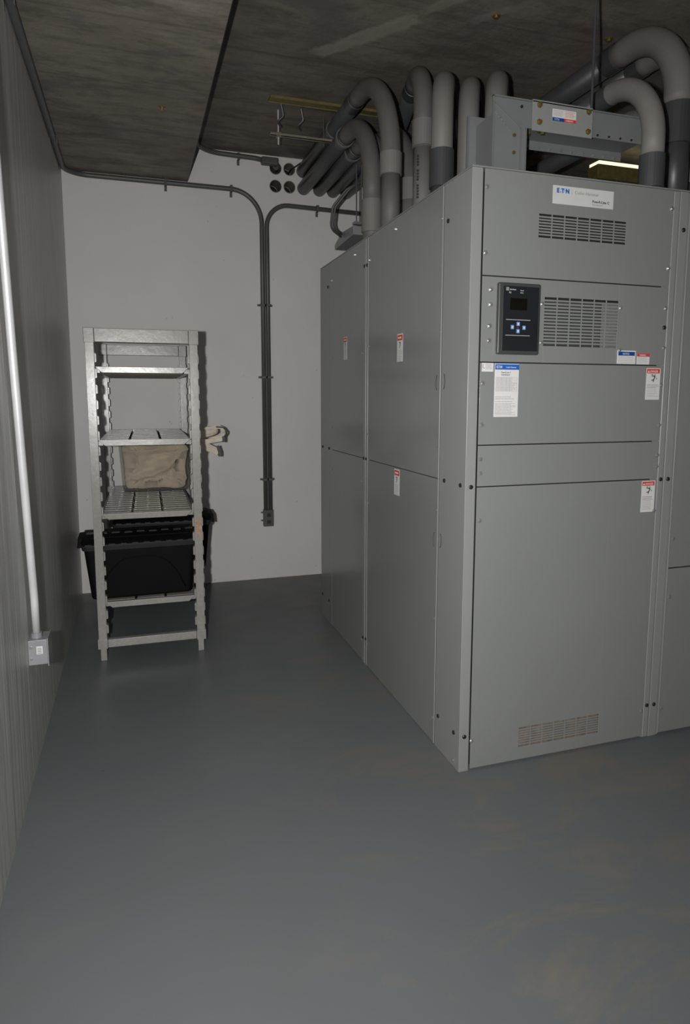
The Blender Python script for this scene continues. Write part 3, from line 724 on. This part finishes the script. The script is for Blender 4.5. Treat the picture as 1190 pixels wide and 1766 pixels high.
# ------------------------------------------------------------------ strut hangers on the ceiling
def strut(z0, z1, x0, x1, y0, y1): return (x0, x1, y0, y1, z0, z1)
tr = thing('strut_hanger', 'galvanised strut trapeze hanging under the ceiling above the conduits', 'hanger', (1.1, 4.30, ZC))
link2('upper_channel', B((0.847, 1.90, 4.188, 4.192, 3.262, 3.2785), (0.847, 1.90, 4.258, 4.262, 3.262, 3.2785), (0.847, 1.90, 4.192, 4.258, 3.268, 3.2785)), M['olive'], tr, bevel=0.001)
link2('lower_channel', B((0.882, 1.90, 4.375, 4.380, 3.118, 3.1345), (0.882, 1.90, 4.399, 4.404, 3.118, 3.1345), (0.882, 1.90, 4.375, 4.404, 3.118, 3.1215)), M['strut'], tr)
link2('hanger_rod', T([(0.935, 4.390, ZC-0.001), (0.935, 4.390, 3.07)], 0.005, 10), M['emtbright'], tr)
link2('hanger_rod', T([(1.235, 4.390, ZC-0.001), (1.235, 4.390, 3.09)], 0.005, 10), M['emt'], tr)
link2('rod_plate', B((0.92, 0.95, 4.37, 4.41, 3.135, 3.139), (0.92, 0.95, 4.37, 4.41, 3.1135, 3.1175)), M['strut'], tr)
for (x, y, z) in ((1.30, 4.35, 3.19), (1.30, 4.13, 3.065), (1.425, 4.35, 3.065), (1.535, 4.35, 3.065)):
    bm = bmesh.new(); ring_tube(bm, (x, y, z), (0, 1, 0), r1*1.16, r1*1.02, 0.025); link2('pipe_strap', bm, M['tape'], tr)
link2('rail', B((0.95, 1.30, 4.275, 4.300, 3.2705, 3.2785)), M['pvcdark'], tr)
for (x, y0) in ((0.935, 4.30), (1.07, 4.33)):
    link2('shadow_hook', T(fillet([(x, y0, ZC-0.001), (x+0.02, y0+0.02, 3.22), (x-0.015, y0+0.05, 3.19), (x+0.012, y0+0.075, 3.175)], 0.02, 5), 0.007, 8), M['pvcdark'], tr)  # dark tubes shaped after the wavy hook shadows under the slab
# anchors in the slab
for (x, y, lb) in ((1.710, 3.031, 'brass anchor in the ceiling slab above the pale conduits'), (2.360, 3.036, 'brass anchor in the ceiling slab beside the threaded rod'), (0.20, 3.95, None)):
    z = ZC if lb else ZB
    lb = lb or 'small rusty anchor in the underside of the concrete beam'
    bm = bmesh.new(); tube(bm, [(x, y, z-0.0005), (x, y, z-0.006), (x, y, z-0.0061), (x, y, z-0.014)], [0.019, 0.019, 0.011, 0.010], 12)
    tag(link2('ceiling_anchor', bm, M['brass']), lb, 'anchor')

# ------------------------------------------------------------------ thin wall conduits
def clamp(x, z, parent, side, vertical=True):
    y = YB
    if vertical:
        link2('strap', B((x-0.022, x+0.022, y-0.040, y-0.0375, z-0.008, z+0.008), (x-0.024, x-0.0205, y-0.040, y-0.0005, z-0.008, z+0.008), (x+0.0205, x+0.024, y-0.040, y-0.0005, z-0.008, z+0.008),
                         (x+side*0.024-0.016*(side < 0), x+side*0.024+0.016*(side > 0), y-0.004, y-0.0005, z-0.008, z+0.008)), M['emt'], parent)
    else:
        link2('strap', B((x-0.009, x+0.009, y-0.042, y-0.040, z-0.020, z+0.022), (x-0.009, x+0.009, y-0.042, y-0.0005, z+0.021, z+0.0235), (x-0.009, x+0.009, y-0.042, y-0.0005, z-0.0225, z-0.020), (x-0.009, x+0.009, y-0.006, y-0.0005, z-0.055, z-0.0225)), M['emt'], parent)
rw = 0.0175; yw = YB-0.021
cA = thing('wall_conduit', 'thin grey conduit along the left wall and down the back wall to the outlet box', 'conduit', (0.968, YB, 0.57), 'thin conduits on the back wall')
xw = XL+0.020
path = fillet([(xw, -1.5, 3.005), (xw, yw, 3.005), (0.968, yw, 3.005), (0.968, yw, 0.571)], [0.16, 0.23], 14)
link2('tube', T(path, rw, 18), M['emt'], cA, smooth=True)
for (x, z) in ((0.270, 3.005), (0.742, 3.005)): clamp(x, z, cA, 1, False)
for z in (2.170, 1.62, 0.815): clamp(0.968, z, cA, -1)
for y in (1.9, 3.05, 4.55):
    link2('strap', B((XL+0.0005, XL+0.040, y-0.009, y+0.009, 3.0235, 3.026), (XL+0.038, XL+0.0405, y-0.009, y+0.009, 2.985, 3.026), (XL+0.0003, XL+0.0020, y-0.009, y+0.009, 2.955, 3.026)), M['steel'], cA)
cB = thing('wall_conduit', 'thin grey conduit rising from the outlet box and turning right below the big conduits', 'conduit', (0.998, YB, 0.57), 'thin conduits on the back wall')
path = fillet([(1.006, yw, 0.571), (1.006, yw, 2.925), (2.20, yw, 2.905)], 0.17, 14)
link2('tube', T(path, rw, 18), M['emt'], cB, smooth=True)
for z in (2.170, 1.62, 0.815): clamp(1.006, z, cB, 1)
clamp(1.405, 2.918, cB, 1, False)
cC = thing('wall_conduit', 'thin dark conduit beside the ceiling beam ending in an elbow body at a wall hole', 'conduit', (0.60, YB, 3.24), 'thin conduits on the back wall')
path = fillet([(0.475, -1.5, 3.245), (0.475, 5.165, 3.245), (0.92, 5.165, 3.235), (1.00, 5.165, 3.225)], [0.20, 0.02], 14)
link2('tube', T(path, rw, 18), M['emt'], cC, smooth=True)
link2('elbow_body', B((0.965, 1.095, 5.135, 5.195, 3.195, 3.250)), M['emt'], cC, bevel=0.012)
link2('elbow_hub', T([(1.083, 5.190, 3.200), (1.083, 5.33, 3.195)], 0.026, 18), M['emt'], cC)
clamp(0.80, 3.238, cC, 1, False)
ob = thing('outlet_box', 'small grey outlet box low on the back wall under two conduits', 'box', (0.985, YB, 0.435))
bx_ = link2('body', B((0.947, 1.026, YB-0.045, YB-0.0005, 0.437, 0.571)), M['emt'], ob, bevel=0.004)
link2('cover_plate', B((0.951, 1.022, YB-0.048, YB-0.0455, 0.441, 0.567)), M['emt'], ob, bevel=0.001)
for z in (0.475, 0.530): link2('receptacle', B((0.972, 1.002, YB-0.0495, YB-0.0482, z-0.014, z+0.014)), M['blk'], ob, bevel=0.003)
link2('mounting_ear', B((0.932, 0.947, YB-0.004, YB-0.0005, 0.475, 0.488), (0.932, 0.947, YB-0.004, YB-0.0005, 0.540, 0.553)), M['emt'], ob)
# black cable in one wall hole
tag(link2('cable', T(fillet([(1.190, YB+0.12, 3.18), (1.200, 5.19, 3.190), (1.255, 5.10, 3.215)], 0.03), 0.005, 8), M['blk']), 'short black cable leaving the upper right empty sleeve', 'cable')

# left wall box with bright riser
lb_ = thing('junction_box', 'galvanised junction box low on the left wall under a bright conduit', 'box', (XL+0.035, 2.68, 0.44), None)
link2('body', B((XL+0.0005, XL+0.068, 2.700, 2.800, 0.442, 0.541)), M['boxgrey'], lb_, bevel=0.002)
link2('cover_plate', B((XL+0.0685, XL+0.0725, 2.697, 2.803, 0.434, 0.545)), M['boxgrey'], lb_, bevel=0.001)
o = link2('sticker', B((XL+0.030, XL+0.052, 2.6990, 2.6997, 0.485, 0.516)), M['white'], lb_)
sub('sticker_print', B(*[(XL+0.033, XL+0.048, 2.6984, 2.6990, 0.488+0.006*k, 0.491+0.006*k) for k in range(4)]), M['greyink'], o)
for z in (0.468, 0.513): link2('screw', T([(XL+0.010, 2.7005, z), (XL+0.010, 2.694, z)], 0.0055, 10), M['steel'], lb_)
link2('connector', T([(XL+0.028, 2.74, 0.5412), (XL+0.028, 2.74, 0.560)], 0.020, 16), M['boxgrey'], lb_)
tag(link2('riser_conduit', T(fillet([(XL+0.028, 2.74, 0.5605), (XL+0.028, 2.735, 0.70), (XL+0.028, 2.585, 1.60), (XL+0.028, 2.40, 2.90), (XL+0.028, 2.40, 2.98)], 0.4, 8), 0.0145, 18), M['emtbright'], smooth=True), 'bright galvanised conduit rising up the left wall', 'conduit')

# hanging device box with its cable, beyond the cabinet
hb = thing('hanging_device_box', 'small box hung on two rods above the far end of the rear cabinet', 'box', (1.50, 4.55, 2.54))
bm = bmesh.new(); prism(bm, [(4.35, 2.545), (4.35, 2.60), (4.62, 2.615), (4.78, 2.565), (4.78, 2.530)], 'x', 1.425, 1.60)
link2('body', bm, M['boxgrey'], hb, bevel=0.002)
link2('top_rail', B((1.435, 1.59, 4.36, 4.40, 2.6145, 2.632)), M['steel'], hb, bevel=0.001)
for x in (1.465, 1.500): link2('hanger_rod', T([(x, 4.40, 2.632), (x, 4.40, 3.005)], 0.0045, 8), M['emt'], hb)
for dx in (0, 0.018):
    link2('flexible_cable', T(fillet([(1.425-dx*0.4, 4.60, 2.600-dx), (1.345-dx, 4.55, 2.62), (1.345-dx, 4.50, 2.75), (1.43-dx, 4.45, 2.86), (1.60, 4.40, 2.97-dx)], 0.07, 6), 0.008, 10), M['emt'], hb, smooth=True)

# lit strip lamp far behind, seen between duct and cabinet roof
lampm = emis('lit_lens', (1.0, 0.92, 0.62), 1.15)
la = thing('strip_light', 'lit strip light glowing behind the cabinets under the bus duct', 'lamp', (3.5, 4.26, 3.03))
link2('housing', B((3.225, 4.05, 4.20, 4.32, 3.035, 3.135)), M['olive'], la, bevel=0.006)
link2('lens', B((3.235, 4.04, 4.205, 4.315, 3.1355, 3.160)), lampm, la, bevel=0.004)
link2('hanger_rod', T([(3.4, 4.26, 3.16), (3.4, 4.26, ZC-0.001)], 0.004, 8), M['emt'], la)

# ------------------------------------------------------------------ plastic shelving rack
RX0, RX1, RY0, RY1, RH = -0.246, 0.346, 3.795, 5.020, 1.832
rack = thing('shelving_rack', 'speckled grey plastic four-shelf rack by the left wall', 'shelving', (0.055, 3.80, 0))
rack.rotation_euler[2] = -0.016
def post(x0, s, y0, sy):
    """x0 outer edge, s=+1 if the rack interior lies towards +x; sy=+1 if interior lies towards +y"""
    bm = bmesh.new()
    a, b = sorted((x0+s*0.006, x0+s*0.050)); c, d = sorted((y0, y0+sy*0.045))
    box(bm, a, b, c, d, 0.10, RH-0.075)
    # dovetail wedges on both x faces and the inner y face
    n = int((RH-0.25)/0.083)
    for k in range(n):
        z = 0.155+0.083*k
        for (xe, dirn) in ((a, -1), (b, 1)):
            if s > 0 and dirn < 0: continue
            q = 0.010 if dirn*s > 0 else 0.005
            prism(bm, [(xe, z), (xe+dirn*q, z+0.004), (xe+dirn*q, z+0.046), (xe, z+0.055)], 'y', c+0.006, d-0.004)
    return link2('post', bm, M['rack'], rack, bevel=0.0015)
for (x0, s) in ((RX0, 1), (RX1, -1)):
    for (y0, sy) in ((RY0, 1), (RY1, -1)):
        post(x0, s, y0, sy)
        a, b = sorted((x0, x0+s*0.053)); c, d = sorted((y0-sy*0.004, y0+sy*0.049))
        link2('post_cap', B((a, b, c, d, RH-0.078, RH)), M['rack'], rack, bevel=0.003)
        link2('post_collar', B((a, b, c, d, 0.070, 0.128)), M['rack'], rack, bevel=0.003)
        a2, b2 = sorted((x0+s*0.013, x0+s*0.046))
        link2('foot', B((a2, b2, c+0.008, d-0.008, 0.0, 0.0695)), M['rack'], rack, bevel=0.003)
for y in (RY0, RY1):
    c, d = (y-0.001, y+0.034) if y == RY0 else (y-0.034, y+0.001)
    link2('top_traverse', B((RX0+0.0535, RX1-0.0535, c, d, RH-0.074, RH-0.002)), M['rack'], rack, bevel=0.003)
    link2('bottom_traverse', B((RX0+0.0535, RX1-0.0535, c, d, 0.076, 0.122)), M['rack'], rack, bevel=0.003)
SHELF = [1.630, 1.238, 0.832, 0.334]
sxa, sxb = RX0+0.044, RX1-0.050
for zi, z in enumerate(SHELF):
    for y, yy0, yy1 in ((RY0, RY0+0.012, RY0+0.040), (RY1, RY1-0.040, RY1-0.012)):
        bm = bmesh.new(); prism(bm, [(sxa+0.004, z), (sxa+0.040, z-0.033), (sxb-0.040, z-0.033), (sxb-0.004, z)], 'y', yy0, yy1)
        link2('shelf_end_beam', bm, M['rack'], rack, bevel=0.002)
    for xa, xb in ((sxa, sxa+0.030), (sxb-0.030, sxb)):
        link2('shelf_side_beam', B((xa, xb, RY0+0.046, RY1-0.046, z-0.034, z-0.008)), M['rack'], rack, bevel=0.002)
    # cross supports under the grille plates
    link2('cross_support', B(*[(sxa+0.031, sxb-0.031, RY0+0.25+0.24*k, RY0+0.28+0.24*k, z-0.036, z-0.012) for k in range(4)]), M['shelfgap'], rack)
    wtot = sxb-sxa-0.012; wp = wtot/3
    for i in range(3):
        x0 = sxa+0.006+wp*i+0.006; x1 = x0+wp-0.014
        bm = bmesh.new()
        y = RY0+0.044; bars = []
        while y < RY1-0.056:
            bars.append((x0, x1, y, y+0.052, z-0.007, z+0.001)); y += 0.078
        for xx in (x0, x1-0.012, (x0+x1)/2-0.005): bars.append((xx, xx+0.012, RY0+0.0435, RY1-0.0435, z-0.0095, z-0.001))
        link2('grille_plate', B(*bars), M['rack'], rack)
# rusty scuff on the front right post
bm = bmesh.new(); prism(bm, [(0.304, 0.775), (0.334, 0.78), (0.332, 0.72), (0.320, 0.665), (0.306, 0.690)], 'y', RY0-0.0009, RY0+0.0005)
link2('rust_scuff', bm, M['rust'], rack)

# ------------------------------------------------------------------ black totes
def tote(label, cx, cy, z0, W, D, H, rot):
    root = thing('storage_tote', label, 'storage tote', (cx, cy, z0), 'black lidded storage totes')
    root.rotation_euler[2] = rot
    def L(name, bm, mat, par=root, **k):
        o = link(name, bm, mat, None, **k); o.parent = par; return o
    bm = bmesh.new()
    loft(bm, [(rrect(0, 0, W*0.83, D*0.87, 0.03), 0.001), (rrect(0, 0, W*0.85, D*0.89, 0.035), 0.012), (rrect(0, 0, W*0.945, D*0.94, 0.035), H*0.86)])
    bmesh.ops.recalc_face_normals(bm, faces=bm.faces[:])
    body = L('body', bm, M['tote'])
    for sgn in (1,):
        # moulded arch on the front face
        pts = []
        for k in range(21):
            t = -1+2*k/20; x = W*0.36*t; zz = H*(0.66-0.56*abs(t)**3.2)
            q = zz/(H*0.86); y = -(D*0.445*(1-q)+D*0.47*q)-0.0015
            pts.append((x, y, zz))
        sub('moulded_arch', T(pts, 0.0035, 8), M['tote'], body, smooth=True)
    bm = bmesh.new()
    loft(bm, [(rrect(0, 0, W*0.97, D*0.955, 0.035), H*0.80), (rrect(0, 0, W*0.985, D*0.97, 0.035), H*0.865), (rrect(0, 0, W, D, 0.035), H*0.87), (rrect(0, 0, W, D, 0.035), H*0.885)], True, True)
    bmesh.ops.recalc_face_normals(bm, faces=bm.faces[:])
    L('rim', bm, M['toterim'])
    # hinged lid: two halves meeting in a toothed seam
    bm = bmesh.new()
    prism(bm, [(-D/2+0.004, H*0.886), (-D/2+0.030, H*0.945), (-0.012, H*0.965), (-0.002, H*0.965), (-0.002, H*0.886)], 'x', -W/2+0.010, W/2-0.010)
    L('lid_half', bm, M['tote'], bevel=0.004)
    bm = bmesh.new()
    prism(bm, [(0.002, H*0.886), (0.002, H*0.965), (0.012, H*0.965), (D/2-0.030, H*0.945), (D/2-0.004, H*0.886)], 'x', -W/2+0.010, W/2-0.010)
    L('lid_half', bm, M['tote'], bevel=0.004)
    bm = bmesh.new()
    for k in range(9):
        x = -W/2+0.05+(W-0.1)*k/8
        prism(bm, [(x-0.022, -0.010-0.012*(k % 2)), (x+0.022, -0.010-0.012*(k % 2)), (x+0.016, 0.014+0.012*((k+1) % 2)), (x-0.016, 0.014+0.012*((k+1) % 2))], 'z', H*0.9655, H*0.9655+0.006)
    L('lid_tooth_seam', bm, M['toterim'])
    bm = bmesh.new()
    for k in range(10):
        x = -W/2+0.05+(W-0.1)*k/9; box(bm, x-0.020, x+0.012, -D/2-0.001, -D/2+0.004, H*0.890, H*0.905)
    box(bm, -W/2+0.03, W/2-0.038, -D/2+0.0005, -D/2+0.003, H*0.886, H*0.892)
    L('hinge_knuckles', bm, M['toterim'])
    for s in (-1, 1):
        bm = bmesh.new(); prism(bm, [(s*W/2*0.985, H*0.80), (s*(W/2+0.020), H*0.79), (s*(W/2+0.014), H*0.955), (s*(W/2-0.02), H*0.965)], 'y', -D*0.22, D*0.22)
        L('end_handle', bm, M['tote'], bevel=0.004)
    for s in (-1, 1):
        L('lid_rib', B((-W/2+0.06, W/2-0.06, s*D*0.27-0.006, s*D*0.27+0.006, H*0.952, H*0.962)), M['tote'])
    return root
tote('black lidded tote at the front of the bottom shelf, sticking out left', 0.004, 4.055, 0.3355, 0.655, 0.41, 0.355, 0.015)
tote('black lidded tote at the back of the bottom shelf, sticking out right', 0.150, 4.600, 0.3355, 0.635, 0.42, 0.365, -0.03)

# ------------------------------------------------------------------ clear bin with canvas
cb = thing('clear_bin', 'clear plastic bin at the back of the third shelf, full of tan canvas', 'bin', (0.115, 4.76, 0.833))
def bl(name, bm, mat, **k):
    o = link(name, bm, mat, None, **k); o.parent = cb; return o
Wb, Db, Hb = 0.47, 0.33, 0.33
bm = bmesh.new()
loft(bm, [(rrect(0, 0, Wb*0.88, Db*0.86, 0.035), 0.004), (rrect(0, 0, Wb*0.91, Db*0.89, 0.045), 0.022), (rrect(0, 0, Wb*0.985, Db*0.985, 0.045), Hb)], True, False)
bmesh.ops.recalc_face_normals(bm, faces=bm.faces[:])
o = bl('body', bm, M['clear'], smooth=True); sm = o.modifiers.new('solid', 'SOLIDIFY'); sm.thickness = 0.003; sm.offset = -1
bm = bmesh.new()
outer = rrect(0, 0, Wb+0.02, Db+0.02, 0.045); inner = rrect(0, 0, Wb*0.985, Db*0.985, 0.040)
Ra = [bm.verts.new((x, y, Hb+0.001)) for x, y in outer]; Rb = [bm.verts.new((x, y, Hb+0.001)) for x, y in inner]
for k in range(len(Ra)): bm.faces.new((Ra[k], Ra[(k+1) % len(Ra)], Rb[(k+1) % len(Ra)], Rb[k]))
o = bl('rim', bm, M['clear']); sm = o.modifiers.new('solid', 'SOLIDIFY'); sm.thickness = 0.005
# canvas heap: a folded mass that fills the bin
def heap(W, D, H, seed):
    rnd = random.Random(seed); bm = bmesh.new(); bmesh.ops.create_cube(bm, size=1.0)
    bmesh.ops.subdivide_edges(bm, edges=bm.edges[:], cuts=26, use_grid_fill=True)
    ph = [rnd.uniform(0, 6.3) for _ in range(8)]
    for v in bm.verts:
        x, y, z = v.co*2
        # round the block
        l = (abs(x)**12+abs(y)**12+abs(z)**12)**(1/12); v.co = Vector((x, y, z))/max(l, 0.2)
        x, y, z = v.co
        u = z-0.62*x
        def crease(t): return 1-2*abs(math.sin(t))**0.6
        f = 0.060*crease(2.6*u+0.5*math.sin(2.5*x+ph[0])+ph[1])+0.035*crease(4.6*u+1.1*math.sin(3*z+ph[2])+ph[3])+0.022*crease(5.2*(z+0.9*x)+ph[4]+math.sin(4*u))+0.012*math.sin(19*u+5*x)
        n = Vector((x**3, y**3, z**3)).normalized()
        v.co += n*(f-0.10)*(2.6 if abs(y) > 0.9 else 0.5)
        v.co.x *= W/2; v.co.y *= D/2; v.co.z = (v.co.z+1)*H/2
        tp = 0.90+0.10*v.co.z/H; v.co.x *= tp; v.co.y *= tp
    return bm
hp = link('folded_canvas', heap(Wb*0.97, Db*0.95, Hb*0.98, 3), M['canvas'], None, smooth=True)
hp.location = (0.118, 4.76, 0.842)
tag(hp, 'crumpled tan canvas packed inside the clear bin', 'cloth')

# canvas straps poking out to the right of the rack
def ribbon(pts, w, th, axis=Vector((0, 0, 1))):
    bm = bmesh.new(); pts = [Vector(p) for p in pts]; rows = []
    for i, p in enumerate(pts):
        t = (pts[min(i+1, len(pts)-1)]-pts[max(i-1, 0)]).normalized(); a = (axis-t*axis.dot(t)).normalized(); n = t.cross(a)
        ww = w*(1+0.15*math.sin(i*1.7))
        rows.append([bm.verts.new(p+a*ww/2+n*th/2), bm.verts.new(p-a*ww/2+n*th/2), bm.verts.new(p-a*ww/2-n*th/2), bm.verts.new(p+a*ww/2-n*th/2)])
    for r, s in zip(rows, rows[1:]):
        for k in range(4): bm.faces.new((r[k], r[(k+1) % 4], s[(k+1) % 4], s[k]))
    bm.faces.new(rows[0][::-1]); bm.faces.new(rows[-1]); bmesh.ops.recalc_face_normals(bm, faces=bm.faces[:])
    return bm
st = thing('canvas_straps', 'bundle of tan canvas straps with dark ends sticking out right of the rack', 'straps', (0.46, 4.70, 1.18))
bm = bmesh.new()
tube(bm, [(0.25, 4.70, 1.178), (0.34, 4.70, 1.178), (0.385, 4.70, 1.190), (0.42, 4.70, 1.212), (0.46, 4.70, 1.226), (0.50, 4.70, 1.232), (0.53, 4.70, 1.236), (0.545, 4.70, 1.238)],
     [0.008, 0.010, 0.020, 0.030, 0.034, 0.031, 0.026, 0.014], 22)
for v in bm.verts:
    a = math.atan2(v.co.z-1.21, v.co.y-4.70); k = 0.004*math.sin(5*a+40*v.co.x)+0.002*math.sin(11*a-70*v.co.x)
    if v.co.x > 0.39: v.co.y += k*math.cos(a); v.co.z += k*math.sin(a)
link2('gathered_canvas', bm, M['canvas'], st, smooth=True)
link2('strap', ribbon(fillet([(0.36, 4.69, 1.180), (0.47, 4.68, 1.250), (0.56, 4.675, 1.262), (0.598, 4.68, 1.225), (0.575, 4.69, 1.185), (0.50, 4.69, 1.180)], 0.03, 5), 0.026, 0.007), M['canvas'], st, bevel=0.002)
link2('strap', ribbon([(0.38, 4.67, 1.175), (0.46, 4.665, 1.160), (0.545, 4.66, 1.172), (0.578, 4.66, 1.176)], 0.030, 0.010), M['canvas'], st, bevel=0.003)
link2('strap', ribbon([(0.36, 4.68, 1.165), (0.45, 4.68, 1.130), (0.52, 4.68, 1.098), (0.545, 4.68, 1.075)], 0.050, 0.010), M['canvas'], st, bevel=0.003)
link2('strap_end', ribbon(fillet([(0.53, 4.666, 1.262), (0.580, 4.667, 1.258), (0.607, 4.67, 1.222), (0.585, 4.68, 1.188)], 0.02, 5), 0.010, 0.008), M['buckle'], st)
link2('strap_end', B((0.570, 0.590, 4.651, 4.669, 1.156, 1.196)), M['buckle'], st, bevel=0.003)
link2('strap_end', ribbon([(0.538, 4.671, 1.130), (0.552, 4.671, 1.085), (0.552, 4.671, 1.055)], 0.020, 0.008, Vector((1, 0, 0))), M['buckle'], st)
